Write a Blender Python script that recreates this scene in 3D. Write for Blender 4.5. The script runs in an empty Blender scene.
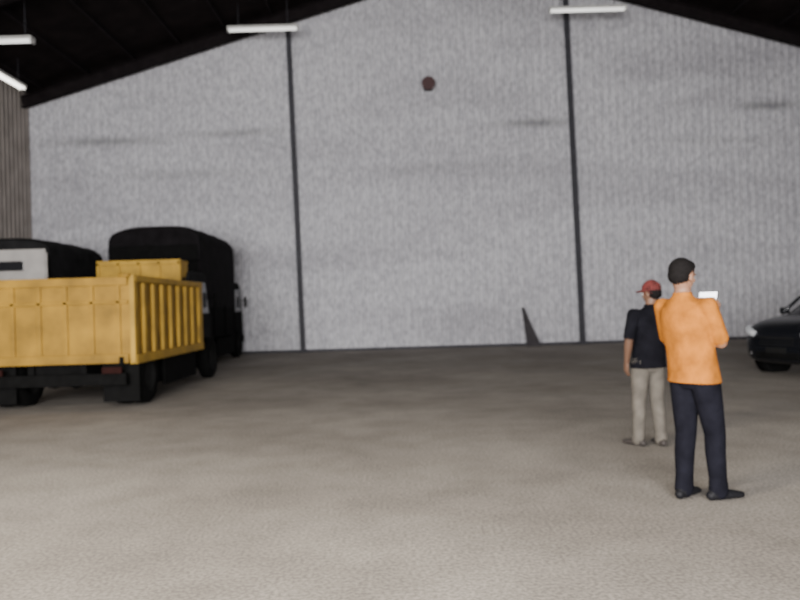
import bpy, bmesh, math, random
from mathutils import Vector, Matrix, Euler, kdtree
random.seed(4)
D=bpy.data; C=bpy.context
SC=C.scene

# ---------------------------------------------------------------- materials
def newmat(name):
    m=D.materials.new(name); m.use_nodes=True
    nt=m.node_tree; b=nt.nodes['Principled BSDF']
    return m,nt,b
def pmat(name,col,rough=.6,metal=0.0,var=.15,scale=8.0,emit=None,estr=0,bump=0.0,spec=None):
    m,nt,b=newmat(name)
    tc=nt.nodes.new('ShaderNodeTexCoord')
    n=nt.nodes.new('ShaderNodeTexNoise'); n.inputs['Scale'].default_value=scale; n.inputs['Detail'].default_value=5
    nt.links.new(tc.outputs['Object'],n.inputs['Vector'])
    r=nt.nodes.new('ShaderNodeValToRGB')
    r.color_ramp.elements[0].position=.3; r.color_ramp.elements[1].position=.7
    r.color_ramp.elements[0].color=(*[c*(1-var) for c in col],1)
    r.color_ramp.elements[1].color=(*[min(1,c*(1+var)) for c in col],1)
    nt.links.new(n.outputs['Fac'],r.inputs['Fac'])
    nt.links.new(r.outputs['Color'],b.inputs['Base Color'])
    b.inputs['Roughness'].default_value=rough; b.inputs['Metallic'].default_value=metal
    if spec is not None: b.inputs['Specular IOR Level'].default_value=spec
    if emit:
        b.inputs['Emission Color'].default_value=(*emit,1); b.inputs['Emission Strength'].default_value=estr
    if bump:
        bp=nt.nodes.new('ShaderNodeBump'); bp.inputs['Strength'].default_value=bump; bp.inputs['Distance'].default_value=.02
        nt.links.new(n.outputs['Fac'],bp.inputs['Height']); nt.links.new(bp.outputs['Normal'],b.inputs['Normal'])
    return m

def wall_material():
    m,nt,b=newmat('painted_corrugated_sheet')
    N=nt.nodes; L=nt.links
    tc=N.new('ShaderNodeTexCoord')
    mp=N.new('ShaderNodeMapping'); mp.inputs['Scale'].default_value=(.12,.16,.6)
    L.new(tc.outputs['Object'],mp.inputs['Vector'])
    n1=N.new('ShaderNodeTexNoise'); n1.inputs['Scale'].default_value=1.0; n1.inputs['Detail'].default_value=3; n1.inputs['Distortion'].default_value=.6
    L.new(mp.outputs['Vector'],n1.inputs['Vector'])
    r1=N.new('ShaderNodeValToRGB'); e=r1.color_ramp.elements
    e[0].position=.25; e[0].color=(.58,.575,.615,1); e[1].position=.55; e[1].color=(.75,.75,.79,1)  # stretched tone, dent shading put into the sheet colour
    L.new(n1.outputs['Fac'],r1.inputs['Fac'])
    mp2=N.new('ShaderNodeMapping'); mp2.inputs['Scale'].default_value=(12,12,6)
    L.new(tc.outputs['Object'],mp2.inputs['Vector'])
    n2=N.new('ShaderNodeTexNoise'); n2.inputs['Scale'].default_value=1.0; n2.inputs['Detail'].default_value=3
    L.new(mp2.outputs['Vector'],n2.inputs['Vector'])
    r2=N.new('ShaderNodeValToRGB'); e=r2.color_ramp.elements
    e[0].position=.35; e[0].color=(.66,.66,.68,1); e[1].position=.65; e[1].color=(1,1,1,1)
    L.new(n2.outputs['Fac'],r2.inputs['Fac'])
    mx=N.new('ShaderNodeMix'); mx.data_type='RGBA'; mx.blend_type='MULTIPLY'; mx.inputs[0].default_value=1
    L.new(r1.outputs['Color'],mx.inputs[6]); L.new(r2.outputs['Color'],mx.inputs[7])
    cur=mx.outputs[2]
    sep=N.new('ShaderNodeSeparateXYZ'); L.new(tc.outputs['Object'],sep.inputs[0])
    def math_(op,a,bv):
        q=N.new('ShaderNodeMath'); q.operation=op
        for i,v in enumerate((a,bv)):
            if isinstance(v,(int,float)): q.inputs[i].default_value=v
            else: L.new(v,q.inputs[i])
        return q.outputs[0]
    # dark smears, shading of dents painted into the sheet colour (x, z, sx, sz, amount)
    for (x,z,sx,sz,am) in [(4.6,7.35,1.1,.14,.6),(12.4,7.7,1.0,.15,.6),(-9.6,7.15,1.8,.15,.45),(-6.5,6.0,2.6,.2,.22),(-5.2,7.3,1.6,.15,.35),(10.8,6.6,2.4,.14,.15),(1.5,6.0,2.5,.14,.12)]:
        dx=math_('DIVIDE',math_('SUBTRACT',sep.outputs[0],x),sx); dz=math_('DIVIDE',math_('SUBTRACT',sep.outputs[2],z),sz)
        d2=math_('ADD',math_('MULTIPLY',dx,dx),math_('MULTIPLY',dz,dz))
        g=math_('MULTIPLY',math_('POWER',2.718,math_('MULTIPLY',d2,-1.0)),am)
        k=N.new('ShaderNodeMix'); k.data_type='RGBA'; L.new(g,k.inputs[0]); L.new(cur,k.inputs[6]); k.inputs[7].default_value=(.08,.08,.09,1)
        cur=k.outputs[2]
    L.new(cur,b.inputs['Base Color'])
    b.inputs['Roughness'].default_value=.75; b.inputs['Specular IOR Level'].default_value=.2
    return m

def floor_material():
    m,nt,b=newmat('concrete_floor')
    N=nt.nodes; L=nt.links
    tc=N.new('ShaderNodeTexCoord')
    def noise(s,det,lo,hi,c0,c1):
        n=N.new('ShaderNodeTexNoise'); n.inputs['Scale'].default_value=s; n.inputs['Detail'].default_value=det
        L.new(tc.outputs['Object'],n.inputs['Vector'])
        r=N.new('ShaderNodeValToRGB'); e=r.color_ramp.elements
        e[0].position=lo; e[0].color=(*c0,1); e[1].position=hi; e[1].color=(*c1,1)
        L.new(n.outputs['Fac'],r.inputs['Fac']); return r.outputs['Color'],n.outputs['Fac']
    a,_=noise(.4,5,.35,.65,(.31,.282,.25),(.43,.395,.35))
    f,ff=noise(42,2,.35,.65,(.60,.60,.61),(1,1,1))
    g,_=noise(2.2,5,.35,.6,(.86,.86,.86),(1,1,1))
    def mul(x,y):
        q=N.new('ShaderNodeMix'); q.data_type='RGBA'; q.blend_type='MULTIPLY'; q.inputs[0].default_value=1
        L.new(x,q.inputs[6]); L.new(y,q.inputs[7]); return q.outputs[2]
    cur=mul(mul(a,f),g)
    L.new(cur,b.inputs['Base Color']); b.inputs['Roughness'].default_value=.9; b.inputs['Specular IOR Level'].default_value=.1
    bp=N.new('ShaderNodeBump'); bp.inputs['Strength'].default_value=.12; bp.inputs['Distance'].default_value=.01
    L.new(ff,bp.inputs['Height']); L.new(bp.outputs['Normal'],b.inputs['Normal'])
    return m

M={}
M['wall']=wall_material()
M['floor']=floor_material()
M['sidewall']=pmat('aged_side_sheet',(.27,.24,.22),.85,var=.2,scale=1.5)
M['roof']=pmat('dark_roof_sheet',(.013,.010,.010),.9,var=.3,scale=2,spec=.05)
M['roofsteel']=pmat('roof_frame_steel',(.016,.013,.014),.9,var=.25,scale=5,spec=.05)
M['steel']=pmat('dark_structural_steel',(.04,.04,.05),.7,var=.25,scale=5)
M['lamp_white']=pmat('lamp_housing_white',(.6,.6,.58),.5,var=.05)
M['lamp_tube']=pmat('lamp_tube_lit',(.8,.8,.8),.4,var=.02,emit=(1,.98,.93),estr=1.2)
M['lamp_tube_hot']=pmat('lamp_tube_bright',(.8,.8,.8),.4,var=.02,emit=(1,.96,.88),estr=4)
M['yellow']=pmat('truck_yellow_paint',(.27,.150,.012),.75,var=.38,scale=2.2)
M['yellow2']=pmat('truck_yellow_brightened',(.38,.225,.02),.7,var=.28,scale=3)  # lighter copy of the yellow, brightness painted in for the dim bed side
M['black']=pmat('black_chassis',(.005,.005,.005),.9,var=.3,spec=.08)
M['rubber']=pmat('tyre_rubber',(.006,.006,.006),.95,var=.2,spec=.08)
M['rim']=pmat('wheel_rim_dark',(.015,.015,.015),.7,.2,spec=.1)
M['glass']=pmat('dark_tinted_glass',(.010,.011,.014),.15,var=.1)
M['tarp']=pmat('black_tarpaulin',(.008,.007,.008),.9,var=.4,scale=4,bump=.4,spec=.1)
M['tarp2']=pmat('dark_grey_tarpaulin',(.013,.013,.014),.85,var=.4,scale=4,bump=.4,spec=.1)
M['white']=pmat('truck_white_paint',(.36,.345,.33),.5,var=.15,scale=3)
M['red']=pmat('tail_lamp_dusty_red',(.02,.006,.005),.8,spec=.1)
M['carpaint']=pmat('car_black_paint',(.007,.008,.011),.25,.2,var=.1)
M['headlight']=pmat('headlight_lens',(.55,.57,.6),.12,.3,emit=(1,1,1),estr=.1)
M['chrome']=pmat('chrome_trim',(.35,.35,.36),.2,.9,var=.05)
M['fan']=pmat('siren_dark_red',(.07,.028,.03),.5)
M['plank']=pmat('weathered_dark_plank',(.045,.04,.045),.85,var=.3)

# ---------------------------------------------------------------- mesh helpers
def empty(name,loc,rotz=0):
    e=D.objects.new(name,None); SC.collection.objects.link(e); e.location=loc; e.rotation_euler=(0,0,rotz); return e
def mkobj(name,verts,faces,mats,parent=None,fm=None,smooth=False):
    me=D.meshes.new(name); me.from_pydata([tuple(v) for v in verts],[],faces); me.update()
    for m in (mats if isinstance(mats,list) else [mats]): me.materials.append(m)
    if fm:
        for p,i in zip(me.polygons,fm): p.material_index=i
    bm=bmesh.new(); bm.from_mesh(me); bmesh.ops.recalc_face_normals(bm,faces=bm.faces); bm.to_mesh(me); bm.free()
    if smooth:
        for p in me.polygons: p.use_smooth=True
    o=D.objects.new(name,me); SC.collection.objects.link(o)
    if parent: o.parent=parent
    return o
def bevel(o,w,seg=2):
    if w>0:
        b=o.modifiers.new('bevel','BEVEL'); b.width=w; b.segments=seg; b.limit_method='ANGLE'
    return o
def boxdata(c,s,rot=None):
    vs=[]
    for z in (-1,1):
        for (x,y) in ((-1,-1),(1,-1),(1,1),(-1,1)):
            v=Vector((x*s[0]/2,y*s[1]/2,z*s[2]/2))
            if rot: v=rot@v
            vs.append(v+Vector(c))
    fs=[(0,1,2,3),(4,5,6,7),(0,1,5,4),(1,2,6,5),(2,3,7,6),(3,0,4,7)]
    return vs,fs
def box(name,c,s,mat,parent=None,bev=.01,rot=None):
    v,f=boxdata(c,s,rot); return bevel(mkobj(name,v,f,mat,parent),bev)
def boxes(name,lst,mat,parent=None,bev=.008):
    V=[];F=[]
    for it in lst:
        v,f=boxdata(*it); k=len(V); V+=v; F+=[tuple(i+k for i in q) for q in f]
    return bevel(mkobj(name,V,F,mat,parent),bev)
def box2(x0,x1,y0,y1,z0,z1): return (((x0+x1)/2,(y0+y1)/2,(z0+z1)/2),(x1-x0,y1-y0,z1-z0))
def frame(t,ref):
    t=t.normalized(); x=ref-t*ref.dot(t)
    if x.length<1e-3: x=Vector((0,1,0))-t*t.y
    x.normalize(); return x,t.cross(x).normalized()
def tubedata(pts,seg=20,step=None,ref=Vector((1,0,0)),flat=False):
    P=[(Vector(p[0]),p[1],p[2] if len(p)>2 else p[1]) for p in pts]
    if step:
        Q=[]
        for a,b in zip(P[:-1],P[1:]):
            n=max(1,int((b[0]-a[0]).length/step))
            for i in range(n):
                t=i/n; Q.append((a[0].lerp(b[0],t),a[1]+(b[1]-a[1])*t,a[2]+(b[2]-a[2])*t))
        Q.append(P[-1]); P=Q
    V=[];F=[]
    for i,(c,rx,ry) in enumerate(P):
        if flat: x,y=Vector((1,0,0)),Vector((0,1,0)); 
        else:
            t=(P[min(i+1,len(P)-1)][0]-P[max(i-1,0)][0]); x,y=frame(t,ref)
        for k in range(seg):
            a=2*math.pi*k/seg; V.append(c+x*rx*math.cos(a)+y*ry*math.sin(a))
    n=len(P)
    for i in range(n-1):
        for k in range(seg):
            F.append((i*seg+k,i*seg+(k+1)%seg,(i+1)*seg+(k+1)%seg,(i+1)*seg+k))
    F.append(tuple(range(seg))[::-1]); F.append(tuple((n-1)*seg+k for k in range(seg)))
    return V,F
def tube(name,pts,mat,parent=None,seg=20,bev=0,smooth=True,ref=Vector((1,0,0))):
    v,f=tubedata(pts,seg,ref=ref); o=mkobj(name,v,f,mat,parent)
    if smooth:
        for p in o.data.polygons:
            if len(p.vertices)==4: p.use_smooth=True
    return bevel(o,bev)
def prism(name,prof,x0,x1,mat,parent=None,bev=.03):
    n=len(prof); V=[(x0,y,z) for y,z in prof]+[(x1,y,z) for y,z in prof]
    F=[tuple(range(n)),tuple(range(n,2*n))]+[(i,(i+1)%n,n+(i+1)%n,n+i) for i in range(n)]
    return bevel(mkobj(name,V,F,mat,parent),bev,3)

# ---------------------------------------------------------------- building shell
XL,XR,YB,YF=-12.1,18.5,23.8,-6.0
AX,AZ,SL=2.8,13.1,.29
def rz(x): return AZ-SL*abs(x-AX)
def corrugated(name,horizontal_axis,a0,a1,fixed,topf,mat,sign):
    pitch=.25; depth=.035; V=[];F=[]
    xs=[]; x=a0
    while x<a1:
        for dx,d in ((0,0),(.10,0),(.135,1),(.215,1)):
            if x+dx<a1: xs.append((x+dx,d*depth*sign))
        x+=pitch
    xs.append((a1,0))
    for (q,d) in xs:
        for z in (0,topf(q)):
            V.append((q,fixed+d,z) if horizontal_axis=='x' else (fixed+d,q,z))
    for i in range(len(xs)-1): F.append((2*i,2*i+2,2*i+3,2*i+1))
    return mkobj(name,V,F,mat)
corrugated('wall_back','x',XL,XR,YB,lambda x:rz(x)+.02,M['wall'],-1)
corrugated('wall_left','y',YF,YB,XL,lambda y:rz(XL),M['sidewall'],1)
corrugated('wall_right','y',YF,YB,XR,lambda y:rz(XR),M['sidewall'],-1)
OX0,OX1,OZ=-8.0,5.0,5.2
fw=[((XL,0),(OX0,0),(OX0,rz(OX0)),(XL,rz(XL))),((OX1,0),(XR,0),(XR,rz(XR)),(OX1,rz(OX1))),
    ((OX0,OZ),(OX1,OZ),(OX1,rz(OX1)),(AX,AZ),(OX0,rz(OX0)))]
V=[];F=[]
for poly in fw:
    k=len(V); V+=[(x,YF,z) for x,z in poly]; F.append(tuple(range(k,k+len(poly))))
mkobj('wall_front',V,F,M['sidewall'])
mkobj('floor',[(XL-.3,YF-6,0),(XR+.3,YF-6,0),(XR+.3,YB+.3,0),(XL-.3,YB+.3,0)],[(0,1,2,3)],M['floor'])
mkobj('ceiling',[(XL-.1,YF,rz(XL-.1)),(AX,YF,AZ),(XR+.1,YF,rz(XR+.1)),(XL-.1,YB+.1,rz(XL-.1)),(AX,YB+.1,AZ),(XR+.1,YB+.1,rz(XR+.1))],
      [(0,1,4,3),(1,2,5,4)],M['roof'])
rf=empty('roof_frame',(0,0,0))
L=[]
ang=math.atan(SL)
for side in (-1,1):
    d=.7
    while d<16:
        x=AX+side*d; z=rz(x)-.12
        if XL<x<XR: L.append(((x,(YF+YB)/2,z),(.08,YB-YF-.1,.16),Matrix.Rotation(side*ang,3,'Y')))
        d+=1.5
boxes('purlins',L,M['roofsteel'],rf,0)
L=[]
for y in (23.35,17.3,11.3,5.3,-.7,-5.6):
    for side in (-1,1):
        xe=XL if side<0 else XR
        cx=(AX+xe)/2; ln=abs(xe-AX)/math.cos(ang)
        rot=Matrix.Rotation(side*ang,3,'Y'); cz=rz(cx)-.38
        L+= [((cx,y,cz),(ln,.03,.34),rot),((cx,y,cz+.17),(ln,.2,.03),rot),((cx,y,cz-.17),(ln,.2,.03),rot)]
boxes('rafters',L,M['roofsteel'],rf,0)
def column(xb,xt):
    top=rz(xt)-.5; y=YB-.2
    e=empty('steel_column',(xb,y,0))
    sh=Matrix.Rotation(math.atan((xt-xb)/top),3,'Y'); h=top
    c=((xt-xb)/2,0,h/2)
    boxes('h_section',[(c,(.03,.18,h),sh),((c[0],-.09,c[2]),(.145,.02,h),sh),((c[0],.09,c[2]),(.145,.02,h),sh)],M['steel'],e,0)
    box('base_plate',(0,0,.012),(.34,.3,.024),M['steel'],e,0)
column(-3.22,-3.42); column(5.95,5.72)
for x,y in ((XL+.14,17.3),(XL+.14,11.3),(XL+.14,5.3),(XR-.14,17.3),(XR-.14,11.3),(XR-.14,5.3)):
    e=empty('steel_column',(x,y,0)); h=rz(x)-.5
    boxes('h_section',[((0,0,h/2),(.16,.03,h)),((-.08,0,h/2),(.02,.18,h)),((.08,0,h/2),(.02,.18,h))],M['steel'],e,0)
box('trim_1',((XL+XR)/2,YB-.06,.04),(XR-XL-.3,.03,.08),M['steel'],None,0)

# ---------------------------------------------------------------- lamps
def lamp(x,y,z,length,axis='x',hot=False,energy=0,col=(1,.97,.93)):
    e=empty('fluorescent_lamp',(x,y,z),0 if axis=='x' else math.pi/2)
    box('housing',(0,0,.06),(length,.26,.07),M['lamp_white'],e,.01)
    tm=M['lamp_tube_hot'] if hot else M['lamp_tube']
    for i,yy in enumerate((-.06,.06)):
        tube('tube_%d'%(i+1),[((-length/2+.04,yy,-.0),.028),((length/2-.04,yy,-.0),.028)],tm,e,10)
    for s in (-1,1):
        box('end_cap',(s*(length/2-.02),0,0),(.04,.2,.1),M['lamp_white'],e,0)
        wx=x+(s*length*.35 if axis=='x' else 0)
        top=rz(wx)-z-.08
        tube('hanger_rod',[((s*length*.35,0,.08),.01),((s*length*.35,0,top),.01)],M['steel'],e,6)
    if energy:
        l=D.lights.new('added_fill_light','AREA'); l.shape='RECTANGLE'; l.size=length; l.size_y=.3; l.energy=energy; l.color=col
        lo=D.objects.new('added_fill_light',l); SC.collection.objects.link(lo); lo.parent=e; lo.location=(0,0,-.08)
    return e
lamp(-3.95,22.0,10.02,2.15); lamp(6.0,22.0,10.32,2.35)
lamp(-11.0,20.5,8.2,1.6,'y',True); lamp(-9.65,18.0,8.35,1.3)
for x,y,en in ((-6,14.5,22),(3,14.5,24),(12,14.5,24),(-6,8.2,26),(3,8.2,28),(12,8.2,22)):
    lamp(x,y,8.9,2.2,'x',False,en)  # unseen roof rows, added to brighten the floor from overhead
lamp(-3.6,1.6,5.2,2.2,'x',False,600,(1,.90,.74)); lamp(2.5,1.6,5.2,2.2,'x',False,80,(1,.95,.88))  # made-up low lamps out of view, added for the foreground floor gradient

s=empty('wall_siren',(1.13,YB-.05,8.66))
box('mount_plate',(0,0,0),(.3,.03,.34),M['steel'],s,.01)
tube('arm',[((0,0,0),.04),((0,-.2,0),.04)],M['steel'],s,12)
tube('horn',[((0,-.12,0),.08),((0,-.25,-.01),.12),((0,-.42,-.03),.21),((0,-.45,-.03),.22)],M['fan'],s,24,ref=Vector((1,0,0)))
box('driver_box',(0,-.12,.15),(.2,.16,.14),M['fan'],s,.02)
p=empty('leaning_board',(4.2,YB-.55,0))
mkb=[(-.14,0,0),(.30,-.05,0),(.03,.17,.72),(-.15,.33,1.25),(-.23,.34,1.27)]
th=Vector((0,-.03,.0))
V=[Vector(v) for v in mkb]+[Vector(v)+th for v in mkb]
n=5
mkobj('board',V,[tuple(range(n)),tuple(range(n,2*n))]+[(i,(i+1)%n,n+(i+1)%n,n+i) for i in range(n)],M['plank'],p)
box('brace',(.08,.02,.05),(.4,.08,.09),M['plank'],p,.01)

# ---------------------------------------------------------------- vehicles
def wheel(name,c,r,w,parent,axis=Vector((1,0,0))):
    c=Vector(c); a=axis
    V=[];F=[];fm=[]
    prof=[(-w/2,r*.55,1),(-w/2,r*.62,0),(-w/2,r*.9,0),(-w*.38,r*.985,0),(0,r,0),(w*.38,r*.985,0),(w/2,r*.9,0),(w/2,r*.62,0),(w/2,r*.55,1)]
    pr=[(-w*.25,.0,1),(-w*.25,r*.16,1),(-w*.3,r*.3,1),(-w*.2,r*.5,1)]+[(q[0],q[1],q[2]) for q in prof]+[(w*.2,r*.5,1),(w*.3,r*.3,1),(w*.25,r*.16,1),(w*.25,.0,1)]
    x,y=frame(a,Vector((0,0,1))); seg=32
    for (o,rr,m) in pr:
        for k in range(seg):
            t=2*math.pi*k/seg; V.append(c+a*o+(x*math.cos(t)+y*math.sin(t))*max(rr,.001))
    for i in range(len(pr)-1):
        for k in range(seg):
            F.append((i*seg+k,i*seg+(k+1)%seg,(i+1)*seg+(k+1)%seg,(i+1)*seg+k)); fm.append(1 if pr[i][2] and pr[i+1][2] else 0)
    return mkobj(name,V,F,[M['rubber'],M['rim']],parent,fm,True)

def cab(e,w,y0,paint,ztop=2.3):
    h=ztop
    prism('cab_shell',[(y0,.62),(y0,h-.12),(y0+.12,h),(y0+1.15,h),(y0+1.3,h-.08),(y0+1.62,1.35),(y0+1.68,.62),(y0+1.3,.5),(y0+.3,.5)],-w/2,w/2,paint,e,.06)
    a=math.atan2(.32,(h-.08-1.35))
    box('windscreen',(0,y0+1.475,(h-.08+1.35)/2),(w-.24,.03,(h-1.43)*.93),M['glass'],e,.02,Matrix.Rotation(a,3,'X'))
    for s in (-1,1):
        prism('side_window',[(y0+.35,1.4),(y0+.35,h-.22),(y0+1.15,h-.22),(y0+1.4,1.4)],s*w/2-.012,s*w/2+.012,M['glass'],e,.003)
        box('door_handle',(s*(w/2+.01),y0+.45,1.2),(.03,.14,.03),M['black'],e,.005)
        box('mirror_arm',(s*(w/2+.07),y0+1.5,1.75),(.14,.03,.03),M['black'],e,.005)
        box('mirror',(s*(w/2+.13),y0+1.5,1.7),(.05,.14,.34),M['black'],e,.02)
        box('headlamp',(s*(w/2-.25),y0+1.68,.85),(.3,.05,.16),M['headlight'],e,.02)
        box('step',(s*(w/2-.1),y0+.8,.42),(.2,.4,.05),M['black'],e,.01)
    box('rear_window',(0,y0-.005,1.75),(w-.6,.02,.4),M['glass'],e,.01)
    box('front_bumper',(0,y0+1.72,.55),(w,.12,.22),M['black'],e,.03)
    box('grille',(0,y0+1.69,1.08),(w-.7,.03,.18),M['black'],e,.01)
def chassis(e,w,length,yw,yf,r=.42):
    boxes('chassis_frame',[box2(-.45,-.35,.1,length,.5,.7),box2(.35,.45,.1,length,.5,.7)]+[box2(-.35,.35,y,y+.08,.52,.68) for y in (.15,1.4,2.6,length-.4)],M['black'],e,.005)
    for y,nm in ((yw,'rear_axle'),(yf,'front_axle')):
        tube(nm,[((-w/2+.3,y,r),.06),((w/2-.3,y,r),.06)],M['black'],e,12)
    for s in (-1,1):
        wheel('rear_wheel_outer',(s*(w/2-.17),yw,r),r,.23,e); wheel('rear_wheel_inner',(s*(w/2-.44),yw,r),r,.23,e)
        wheel('front_wheel',(s*(w/2-.2),yf,r),r,.23,e)
        box('leaf_spring',(s*.4,yw,.46),(.08,1.0,.08),M['black'],e,.01)
        box('mud_flap',(s*(w/2-.3),yw-.56,.40),(.56,.02,.60),M['rubber'],e,.003)
        box('side_guard',(s*(w/2-.1),yw+1.75,.45),(.05,1.9,.5),M['black'],e,.01)
        tube('fuel_tank' if s<0 else 'air_tank',[((s*.78,yw+.9,.42),.24),((s*.78,yw+2.6,.42),.24)],M['black'],e,16)
    tube('differential',[((0,yw-.16,r),.1),((0,yw,r),.18),((0,yw+.16,r),.1)],M['black'],e,16)
    box('underbody_filler',(0,yw+1.3,.4),(1.1,1.0,.26),M['rubber'],e,.08)  # added block that fills and darkens the space under the truck

W=2.5
e=empty('dump_truck',(-5.27,10.9,0))
BL=3.75
chassis(e,W,5.4,.75,4.75,.44)
h0,h1=.72,2.01
boxes('bed_panels',[box2(-W/2+.03,W/2-.03,.03,BL,h0,h0+.07),box2(-W/2+.05,-W/2+.1,.05,BL,h0,h1-.04),box2(W/2-.1,W/2-.05,.05,BL,h0,h1-.04),
      box2(-W/2+.05,W/2-.05,BL-.05,BL,h0,h1)],M['yellow'],e,.004)
L=[]
for s in (-1,1):
    x0,x1=(W/2-.06,W/2) if s>0 else (-W/2,-W/2+.06)
    y=.42
    while y<BL-.2:
        L.append(box2(x0,x1,y,y+.12,h0+.1,h1-.09)); y+=.44
    L.append(box2(x0-.02,x1,.0,.14,h0-.02,h1+.03)); L.append(box2(x0-.02,x1,BL-.12,BL,h0,h1+.02))
boxes('side_ribs',L,M['yellow2'],e,.008)
L=[]
for s in (-1,1):
    x0,x1=(W/2-.11,W/2+.01) if s>0 else (-W/2-.01,-W/2+.11)
    L+= [box2(x0,x1,.05,BL,h1-.08,h1+.02),box2(x0,x1,.05,BL,h0-.04,h0+.1)]
boxes('side_rails',L,M['yellow2'],e,.01)
box('tailgate_panel',(0,.03,(h0+h1)/2-.02),(W-.16,.04,h1-h0-.1),M['yellow'],e,.005)
boxes('tailgate_frame',[box2(-W/2+.1,W/2-.1,-.03,.03,h1-.13,h1),box2(-W/2+.1,W/2-.1,-.03,.03,h0-.02,h0+.12),box2(-W/2+.1,W/2-.1,-.02,.03,1.60,1.65)]
      +[box2(x-.035,x+.035,-.02,.03,h0+.1,h1-.12) for x in (-1.0,-.6,-.2,.2,.6,1.0)],M['yellow'],e,.01)
for s in (-1,1):
    tube('tailgate_hinge',[((s*(W/2-.22),-.02,h1+.02),.03),((s*(W/2-.05),-.02,h1+.02),.03)],M['yellow'],e,10)
    box('tail_lamp',(s*(W/2-.35),-.04,.6),(.3,.05,.1),M['red'],e,.01)
    box('tail_latch',(s*(W/2-.2),-.05,h0+.02),(.06,.05,.12),M['black'],e,.01)
box('rear_bumper',(0,.02,.46),(W-.3,.08,.18),M['black'],e,.01)
boxes('cab_guard',[box2(-.85,.85,BL-.06,BL,h1-.05,2.5),box2(-.85,.85,BL,BL+.45,2.44,2.5),box2(-.85,-.79,BL,BL+.4,2.15,2.46),box2(.79,.85,BL,BL+.4,2.15,2.46)]
      +[box2(x-.03,x+.03,BL-.1,BL-.05,h1-.02,2.48) for x in (-.82,-.41,0,.41,.82)]+[box2(-.85,.85,BL-.1,BL-.04,2.42,2.52)],M['yellow2'],e,.008)
tube('hydraulic_ram',[((0,2.0,.55),.07),((0,2.9,.7),.07)],M['black'],e,12)
cab(e,1.85,4.0,M['tarp2'],2.3)

def covered_truck(name,loc,w,bl,top,tarp,lower,arch,rearwin):
    e=empty(name,loc); chassis(e,w,bl+1.6,1.05,bl+.95,.43)
    zf=.85; shoulder=top-arch
    boxes('deck',[box2(-w/2,w/2,0,bl,zf-.1,zf+.05)],M['black'],e,.01)
    boxes('side_boards',[box2(-w/2,-w/2+.05,0,bl,zf,zf+.7),box2(w/2-.05,w/2,0,bl,zf,zf+.7)]+
          [box2(sx-.03,sx+.03,y,y+.07,zf-.05,zf+.75) for sx in (-w/2,w/2) for y in (.05,bl*.33,bl*.66,bl-.1)],lower,e,.008)
    box('rear_gate',(0,0,(zf+shoulder)/2-.02),(w-.06,.05,shoulder-zf-.02),lower,e,.01)
    ny=14; nx=16; V=[];F=[]
    for j in range(ny+1):
        y=.0+bl*j/ny; sag=.05*abs(math.sin(j*math.pi*3/ny))
        if j in (0,ny): sag=.10
        ring=[(-w/2-.02,zf+.68)]
        for k in range(nx+1):
            a=math.pi*k/nx
            ring.append((-math.copysign(abs(math.cos(a))**.55,math.cos(a))*(w/2+.02),shoulder-.08+(arch+.08-sag)*math.sin(a)**.6))
        ring.append((w/2+.02,zf+.68))
        V+=[(x,y,z) for x,z in ring]
    n=nx+3
    for j in range(ny):
        for k in range(n-1): F.append((j*n+k,j*n+k+1,(j+1)*n+k+1,(j+1)*n+k))
    F.append(tuple(ny*n+k for k in range(n)))
    if not rearwin: F.append(tuple(range(n)))
    else:
        F.append(tuple(k for k in range(1,n-1)))
    mkobj('tarpaulin',V,F,tarp,e,None,False)
    if rearwin:
        box('rear_panel',(0,-.03,(shoulder+zf+.6)/2+.02),(w-.1,.03,shoulder-zf-.55),lower,e,.01)
        box('rear_window_band',(-.2,-.055,shoulder-.3),(w-.6,.02,.2),M['glass'],e,.005)
        boxes('rear_panel_frame',[box2(-.03,.03,-.07,-.04,zf+.6,shoulder-.05),box2(-w/2+.06,-w/2+.12,-.07,-.04,zf+.2,shoulder-.05),box2(w/2-.12,w/2-.06,-.07,-.04,zf+.2,shoulder-.05)],lower,e,.005)
    else:
        for z in (1.2,1.7,2.2,2.7):
            tube('tarp_rope',[((-w/2-.03,-.04,z),.014),((0,-.05,z-.06),.014),((w/2+.03,-.04,z),.014)],M['black'],e,8)
    for s in (-1,1): box('tail_lamp',(s*(w/2-.25),-.04,.62),(.26,.05,.1),M['red'],e,.01)
    cab(e,w-.3,bl+.12,lower,2.3)
    return e
covered_truck('canvas_top_truck',(-8.42,15.0,0),2.25,2.7,3.14,M['tarp2'],M['white'],.34,True)
covered_truck('tarp_covered_truck',(-5.98,17.6,0),2.2,3.6,3.62,M['tarp'],M['black'],.5,False)

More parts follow.
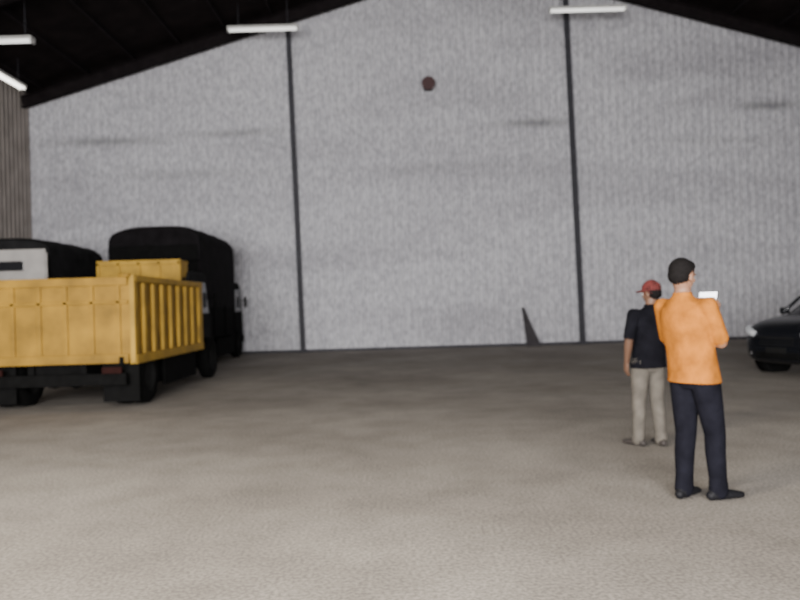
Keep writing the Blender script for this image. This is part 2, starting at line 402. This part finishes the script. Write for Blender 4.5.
# car : local -y is the nose
def car(loc,rz_):
    e=empty('hatchback_car',loc,rz_)
    st=[(-2.08,.50,.42,.66),(-2.04,.66,.30,.80),(-1.95,.77,.22,.92),(-1.75,.82,.20,1.0),(-1.4,.84,.19,1.06),(-1.0,.85,.19,1.10),(-.4,.85,.19,1.12),(.4,.85,.19,1.12),(1.2,.85,.20,1.12),(1.7,.83,.22,1.10),(1.95,.78,.27,1.05),(2.06,.66,.38,.95)]
    V=[];F=[];seg=28
    for y,hw,z0,z1 in st:
        cz=(z0+z1)/2; hh=(z1-z0)/2
        for k in range(seg):
            a=2*math.pi*(k+.5)/seg; ca,sa=math.cos(a),math.sin(a); p=.42
            V.append((math.copysign(abs(ca)**p,ca)*hw,y,cz+math.copysign(abs(sa)**p,sa)*hh))
    n=len(st)
    for i in range(n-1):
        for k in range(seg): F.append((i*seg+k,i*seg+(k+1)%seg,(i+1)*seg+(k+1)%seg,(i+1)*seg+k))
    F.append(tuple(range(seg))); F.append(tuple((n-1)*seg+k for k in range(seg)))
    o=mkobj('body_shell',V,F,M['carpaint'],e,None,True)
    sd=o.modifiers.new('s','SUBSURF'); sd.levels=1; sd.render_levels=1
    rings=[(1.03,-1.22,2.0,.80),(1.10,-1.12,1.98,.79),(1.35,-.68,1.86,.73),(1.55,-.30,1.72,.67),(1.60,-.1,1.62,.63),(1.64,.2,1.4,.5),(1.65,.5,1.1,.25)]
    V=[];F=[];fm=[];seg=32
    for z,y0,y1,hw in rings:
        cy=(y0+y1)/2; hl=(y1-y0)/2
        for k in range(seg):
            a=2*math.pi*(k+.5)/seg; ca,sa=math.cos(a),math.sin(a); p=.4
            V.append((math.copysign(abs(ca)**p,ca)*hw,cy+math.copysign(abs(sa)**p,sa)*hl,z))
    for i in range(len(rings)-1):
        for k in range(seg):
            F.append((i*seg+k,i*seg+(k+1)%seg,(i+1)*seg+(k+1)%seg,(i+1)*seg+k)); fm.append(0 if i in (1,2) else 1)
    F.append(tuple((len(rings)-1)*seg+k for k in range(seg))); fm.append(1)
    mkobj('cabin',V,F,[M['glass'],M['carpaint']],e,fm,True)
    for s in (-1,1):
        tube('a_pillar',[((s*.76,-1.05,1.08),.035),((s*.71,-.66,1.36),.03),((s*.64,-.25,1.58),.03)],M['carpaint'],e,8)
        tube('b_pillar',[((s*.79,.35,1.08),.035),((s*.735,.38,1.36),.03),((s*.66,.4,1.57),.03)],M['carpaint'],e,8)
        tube('c_pillar',[((s*.77,1.75,1.08),.05),((s*.70,1.65,1.36),.045),((s*.63,1.5,1.58),.04)],M['carpaint'],e,8)
        box('mirror',(s*.93,-.78,1.13),(.18,.09,.12),M['carpaint'],e,.03)
        for y in (-1.32,1.28):
            wheel('wheel',(s*.76,y,.31),.31,.2,e)
            tube('wheel_arch',[((s*.60,y,.33),.37),((s*.858,y,.33),.37)],M['black'],e,28)
        tube('headlight',[((s*.48,-2.045,.74),.045),((s*.60,-2.02,.77),.07),((s*.72,-1.93,.82),.06),((s*.79,-1.78,.86),.03)],M['headlight'],e,14)
        tube('fog_lamp',[((s*.58,-2.06,.40),.03),((s*.58,-2.0,.40),.04)],M['chrome'],e,14)
        box('tail_light',(s*.70,1.99,.88),(.14,.12,.28),M['red'],e,.02)
        box('door_handle',(s*.86,.15,.9),(.02,.14,.03),M['chrome'],e,.005)
    boxes('grille',[((0,-2.07,.68),(.7,.03,.035)),((0,-2.075,.62),(.7,.03,.02)),((0,-2.075,.57),(.7,.03,.02))],M['rim'],e,.005)
    box('lower_intake',(0,-2.06,.38),(.9,.05,.12),M['black'],e,.02)
    box('front_bumper',(0,-2.05,.47),(1.2,.08,.09),M['carpaint'],e,.03)
    box('number_plate',(0,-2.1,.47),(.42,.015,.1),M['rim'],e,.003)
    return e
hd=Vector((-.93,-.36)).normalized()
cen=Vector((6.58,12.6))-hd*2.05
car((cen.x,cen.y,0),math.atan2(hd.x,-hd.y))

# ---------------------------------------------------------------- people
class Body:
    def __init__(s): s.V=[];s.F=[];s.T=[]
    def add(s,v,f,t):
        k=len(s.V); s.V+=[Vector(a) for a in v]; s.F+=[tuple(i+k for i in q) for q in f]; s.T+=[t]*len(v)
    def ell(s,c,r,t,rot=None,nu=28,nv=18):
        V=[];F=[];c=Vector(c)
        V.append(Vector((0,0,r[2])))
        for j in range(1,nv):
            p=math.pi*j/nv
            for i in range(nu):
                a=2*math.pi*i/nu; V.append(Vector((r[0]*math.sin(p)*math.cos(a),r[1]*math.sin(p)*math.sin(a),r[2]*math.cos(p))))
        V.append(Vector((0,0,-r[2])))
        for i in range(nu): F.append((0,1+i,1+(i+1)%nu))
        for j in range(nv-2):
            for i in range(nu): F.append((1+j*nu+i,1+(j+1)*nu+i,1+(j+1)*nu+(i+1)%nu,1+j*nu+(i+1)%nu))
        l=len(V)-1
        for i in range(nu): F.append((l,1+(nv-2)*nu+(i+1)%nu,1+(nv-2)*nu+i))
        if rot: V=[rot@v for v in V]
        s.add([v+c for v in V],F,t)
    def tube(s,pts,t,ref=Vector((1,0,0)),flat=False,seg=24,step=.012,caps=True):
        v,f=tubedata(pts,seg,step,ref,flat); s.add(v,f,t)
        if caps and not flat:
            for p in (pts[0],pts[-1]):
                r=p[1] if len(p)<3 else min(p[1],p[2]); s.ell(p[0],(r,r,r),t,nu=20,nv=12)
    def finish(s,name,mats,parent,voxel,smooth=4,rule=None):
        me=D.meshes.new(name+'_src'); me.from_pydata([tuple(v) for v in s.V],[],s.F); me.update()
        bm=bmesh.new(); bm.from_mesh(me); bmesh.ops.recalc_face_normals(bm,faces=bm.faces); bm.to_mesh(me); bm.free()
        o=D.objects.new(name+'_src',me); SC.collection.objects.link(o)
        r=o.modifiers.new('r','REMESH'); r.mode='VOXEL'; r.voxel_size=voxel
        sm=o.modifiers.new('s','SMOOTH'); sm.factor=.5; sm.iterations=smooth
        C.view_layer.update()
        dg=C.evaluated_depsgraph_get(); ev=o.evaluated_get(dg)
        nm=D.meshes.new_from_object(ev,depsgraph=dg); nm.name=name
        D.objects.remove(o,do_unlink=True)
        kd=kdtree.KDTree(len(s.V))
        for i,v in enumerate(s.V): kd.insert(v,i)
        kd.balance()
        nm.materials.clear()
        for m in mats: nm.materials.append(m)
        for p in nm.polygons:
            _,i,_=kd.find(p.center); t=s.T[i]
            if rule: t=rule(p.center,t)
            p.material_index=t; p.use_smooth=True
        ob=D.objects.new(name,nm); SC.collection.objects.link(ob); ob.parent=parent
        return ob

SKIN,HAIR,SHIRT,PANT,SHOE,CAP,LIP=range(7)
def hand(parent,name,mats,wrist,dirv,palm,thumbside,curl):
    b=Body(); w=Vector(wrist); d=Vector(dirv).normalized(); n=Vector(palm); n=(n-d*n.dot(d)).normalized(); t=n.cross(d)
    if t.dot(Vector(thumbside))<0: t=-t
    b.tube([(w-d*.03,.026,.021),(w,.027,.019),(w+d*.03,.036,.017),(w+d*.085,.04,.014)],0,ref=t,seg=20,step=.006)
    lens=(.072,.082,.076,.058); offs=(.030,.010,-.010,-.029)
    for L_,o in zip(lens,offs):
        p=w+d*(.08 if abs(o)<.02 else .075)+t*o; ang=0; pts=[(p-d*.02,.0095)]
        for seg_,fr in enumerate((.45,.3,.25)):
            ang+=curl*(.8,1.0,.7)[seg_]
            pts.append((p,.0095-.0008*seg_)); p=p+(d*math.cos(ang)+n*math.sin(ang))*L_*fr
        pts.append((p,.007)); b.tube(pts,0,ref=t,seg=12,step=.004)
    p=w+d*.02+t*.026
    q1=p+(d*.55+t*.75+n*.25).normalized()*.038; q2=q1+(d*.8+t*.3+n*.45).normalized()*.03; q3=q2+(d*.8+n*.6).normalized()*.024
    b.tube([(p-t*.008,.014),(q1,.012),(q2,.010),(q3,.008)],0,ref=n,seg=12,step=.004)
    return b.finish(name,[mats[SKIN]],parent,.0035,2)

def person(name,loc,yaw,mats,pose,scale=1.0,cap=False,hairlen=0):
    e=empty(name,loc,yaw); e.scale=(scale,)*3
    b=Body(); P=pose; V3=Vector
    for s,k in ((-1,'L'),(1,'R')):
        hp,kn,an=V3(P['hip'+k]),V3(P['knee'+k]),V3(P['ankle'+k])
        mid=kn.lerp(an,.35)
        b.tube([(hp,.100,.110),(hp.lerp(kn,.5),.088,.094),(kn,.072,.074),(mid+V3((0,-.008,0)),.068,.072),(an.lerp(kn,.2),.060,.064),(an+V3((0,0,-.02)),.064,.072)],PANT)
        f=V3(P.get('toe'+k,(0,1,0))).normalized(); side=V3((f.y,-f.x,0))
        g=V3((an.x,an.y,0))
        b.tube([(g-f*.065+V3((0,0,.038)),.034,.034),(g+V3((0,0,.045)),.040,.043),(g+f*.08+V3((0,0,.036)),.045,.034),(g+f*.16+V3((0,0,.028)),.044,.026),(g+f*.195+V3((0,0,.024)),.034,.02)],SHOE,ref=side,step=.008)
        b.tube([(g-f*.01+V3((0,0,.04)),.038),(an+V3((0,0,.03)),.036)],SHOE)
    pc=V3(P['pelvis']); ch=V3(P['chest']); nk=V3(P['neck'])
    b.tube([(pc+V3((0,0,-.10)),.13,.095),(pc+V3((0,0,-.05)),.160,.112),(pc+V3((0,0,.06)),.160,.115)],PANT,flat=True)
    b.tube([(pc+V3((0,0,-.055)),.196,.152),(pc+V3((0,-.0,-.02)),.192,.148),(pc.lerp(ch,.2),.182,.142),(pc.lerp(ch,.45),.178,.138),(pc.lerp(ch,.75),.190,.140),(ch,.202,.134),
            (ch.lerp(nk,.45),.185,.115),(ch.lerp(nk,.72),.145,.09),(ch.lerp(nk,.92),.085,.07),(nk,.066,.062)],SHIRT,flat=True,seg=48,step=.008)
    b.tube([(ch.lerp(nk,.85),.07,.066),(nk+V3((0,0,.018)),.067,.064)],SHIRT,flat=True)
    for s,k in ((-1,'L'),(1,'R')):
        sh,el,wr=V3(P['sh'+k]),V3(P['el'+k]),V3(P['wr'+k])
        b.ell(sh,(.066,.066,.062),SHIRT)
        b.tube([(ch.lerp(sh,.5)+V3((0,0,.02)),.075),(sh,.066),(sh.lerp(el,.5),.063),(sh.lerp(el,.86),.062)],SHIRT)
        b.tube([(sh.lerp(el,.7),.045),(el,.042)],SKIN)
        b.tube([(el,.043),(el.lerp(wr,.3),.043),(el.lerp(wr,.7),.032),(wr,.026)],SKIN)
    hc=V3(P['head']); R=Euler(P.get('headrot',(0,0,0))).to_matrix()
    def H(x,y,z): return hc+R@V3((x,y,z))
    b.tube([(nk+V3((0,0,-.05)),.058),(nk.lerp(hc,.4),.055),(H(0,-.02,-.04),.056)],SKIN)
    b.ell(H(0,-.008,.02),(.074,.092,.088),SKIN,R)
    b.ell(H(0,.018,-.04),(.060,.068,.070),SKIN,R)
    b.ell(H(0,.050,-.088),(.030,.028,.022),SKIN,R)
    b.ell(H(0,.074,.025),(.052,.018,.014),SKIN,R)
    b.tube([(H(0,.082,.012),.008),(H(0,.098,-.018),.0105),(H(0,.099,-.028),.013)],SKIN)
    for s in (-1,1):
        b.ell(H(s*.012,.09,-.03),(.009,.01,.008),SKIN,R)
        b.ell(H(s*.078,-.005,-.012),(.010,.020,.032),SKIN,R)
        b.ell(H(s*.042,.058,-.02),(.02,.018,.018),SKIN,R)
    b.ell(H(0,.083,-.056),(.024,.010,.0055),LIP,R); b.ell(H(0,.080,-.065),(.02,.010,.006),LIP,R)
    b.ell(H(0,-.022,.038),(.085,.096,.092),HAIR,R)
    b.ell(H(0,-.045,-.005),(.078,.070,.068+hairlen),HAIR,R)
    b.ell(H(0,.03,.078),(.064,.056,.045),HAIR,R)
    if cap:
        b.ell(H(0,-.012,.06),(.09,.105,.072),CAP,R)
        b.tube([(H(0,-.012,.028),.090,.105),(H(0,-.012,.055),.091,.106)],CAP,ref=R@V3((1,0,0)))
        b.ell(H(0,.105,.036),(.068,.075,.010),CAP,R)
    hem=pc.z-.055
    def rule(c,t):
        if t in (SHIRT,PANT) and abs(c.z-hem)<.05: return SHIRT if c.z>hem-.004 else PANT
        return t
    b.finish('body',mats,e,.0065,3,rule)
    for s in (-1,1):
        eb=Body(); eb.ell(H(s*.031,.070,.002),(.014,.012,.011),0,R,16,10)
        mkobj('eye',eb.V,eb.F,M_eye,e,None,True)
        eb=Body(); eb.ell(H(s*.031,.0795,.002),(.006,.004,.006),0,R,12,8)
        mkobj('pupil',eb.V,eb.F,mats[HAIR],e,None,True)
        eb=Body(); eb.ell(H(s*.031,.083,.026),(.020,.007,.004),0,R,12,8)
        mkobj('eyebrow',eb.V,eb.F,mats[HAIR],e,None,True)
    for k in ('L','R'):
        h=P['hand'+k]; hand(e,'hand_'+('left' if k=='L' else 'right'),mats,P['wr'+k],h[0],h[1],h[2],h[3])
    return e
M_eye=pmat('eye_white',(.75,.73,.7),.3,var=.03)
skin=pmat('skin_tan',(.25,.13,.08),.55,var=.08); skin2=pmat('skin_brown',(.15,.08,.05),.55,var=.08)
hair=pmat('black_hair',(.006,.005,.005),.85,var=.3,scale=60,spec=.15); lip=pmat('lips',(.24,.08,.06),.5)
orange=pmat('orange_shirt_cloth',(.36,.125,.016),.9,var=.32,scale=9,bump=.8,spec=.1)
navy=pmat('dark_trousers_cloth',(.008,.008,.012),.95,var=.3,scale=9,bump=.5,spec=.05)
blacksh=pmat('black_shirt_cloth',(.008,.008,.011),.95,var=.3,scale=9,bump=.5,spec=.05)
khaki=pmat('grey_khaki_trousers',(.12,.107,.09),.85,var=.3,scale=9,bump=.5)
shoe=pmat('black_shoe_leather',(.007,.007,.009),.6,spec=.2); shoe2=pmat('brown_shoe',(.04,.033,.03),.7)
redcap=pmat('red_cap_cloth',(.13,.020,.018),.9)

d1=Vector((.85,.53)).normalized()
pose1=dict(hipL=(-.085,-.05,.86),hipR=(.085,-.05,.86),kneeL=(-.085,-.05,.47),kneeR=(.09,.035,.475),ankleL=(-.09,-.085,.085),ankleR=(.095,.05,.085),
  toeL=(-.15,1,0),toeR=(.30,1,0),pelvis=(0,-.055,.90),chest=(0,-.12,1.28),neck=(0,-.155,1.465),
  shL=(-.185,-.13,1.385),shR=(.18,-.13,1.385),elL=(-.235,-.02,1.13),elR=(.205,-.03,1.13),wrL=(-.085,.085,1.335),wrR=(.085,.085,1.335),
  head=(0,-.145,1.60),headrot=(math.radians(-12),0,0),
  handR=((-.05,.45,.9),(-1,.1,0),(0,-1,.2),.75),handL=((.05,.45,.9),(1,.1,0),(0,-1,.2),.75))
m1=person('man_with_phone',(2.135,5.19,0),math.atan2(-d1.x,d1.y),[skin,hair,orange,navy,shoe,redcap,lip],pose1)
ph=pmat('phone_black',(.02,.02,.02),.3); scr=pmat('phone_screen_lit',(.8,.8,.8),.3,var=.02,emit=(.95,.97,1),estr=3.5)
Rp=Matrix.Rotation(math.radians(-15),3,'X')
box('phone_body',(0,.138,1.445),(.155,.009,.09),ph,m1,.004,Rp)
box('phone_screen',(0,.1325,1.4435),(.145,.002,.082),scr,m1,0,Rp)
d2=Vector((-.28,.96)).normalized()
pose2=dict(hipL=(-.088,0,.87),hipR=(.088,0,.87),kneeL=(-.10,.03,.48),kneeR=(.10,.0,.475),ankleL=(-.12,.03,.085),ankleR=(.10,-.05,.085),
  toeL=(-.25,1,0),toeR=(.25,1,0),pelvis=(.01,0,.88),chest=(.03,-.02,1.28),neck=(.045,-.02,1.465),
  shL=(-.165,-.02,1.385),shR=(.22,-.02,1.385),elL=(-.25,-.05,1.12),elR=(.27,.02,1.13),wrL=(-.225,.04,.88),wrR=(.12,.22,1.10),
  head=(.07,.0,1.60),headrot=(math.radians(-6),0,math.radians(20)),
  handL=((.05,.25,-1),(1,0,0),(0,1,0),.35),handR=((-.7,.6,.25),(0,-1,.2),(0,0,1),.6))
person('man_in_cap',(2.42,7.1,0),math.atan2(-d2.x,d2.y),[skin2,hair,blacksh,khaki,shoe2,redcap,lip],pose2,.935,True)

# ---------------------------------------------------------------- light
l=D.lights.new('doorway_daylight','AREA'); l.shape='RECTANGLE'; l.size=10; l.size_y=4.6; l.energy=5600; l.color=(1,.975,.96)
lo=D.objects.new('doorway_daylight',l); SC.collection.objects.link(lo); lo.location=(-1.8,YF-.1,2.6); lo.rotation_euler=(math.radians(90),0,0)
w=D.worlds.new('overcast'); SC.world=w; w.use_nodes=True
bg=w.node_tree.nodes['Background']; bg.inputs[0].default_value=(.75,.82,.9,1); bg.inputs[1].default_value=.6

# ---------------------------------------------------------------- camera
cd=D.cameras.new('camera'); cam=D.objects.new('camera',cd); SC.collection.objects.link(cam)
cd.sensor_width=36; cd.lens=32.4; cd.clip_end=200
cam.matrix_world=Matrix.Translation((0,0,1.455))@Matrix.Rotation(math.radians(90.4),4,'X')@Matrix.Rotation(math.radians(-1.7),4,'Z')
cd.dof.use_dof=True; cd.dof.focus_distance=2.2; cd.dof.aperture_fstop=2.7
SC.camera=cam
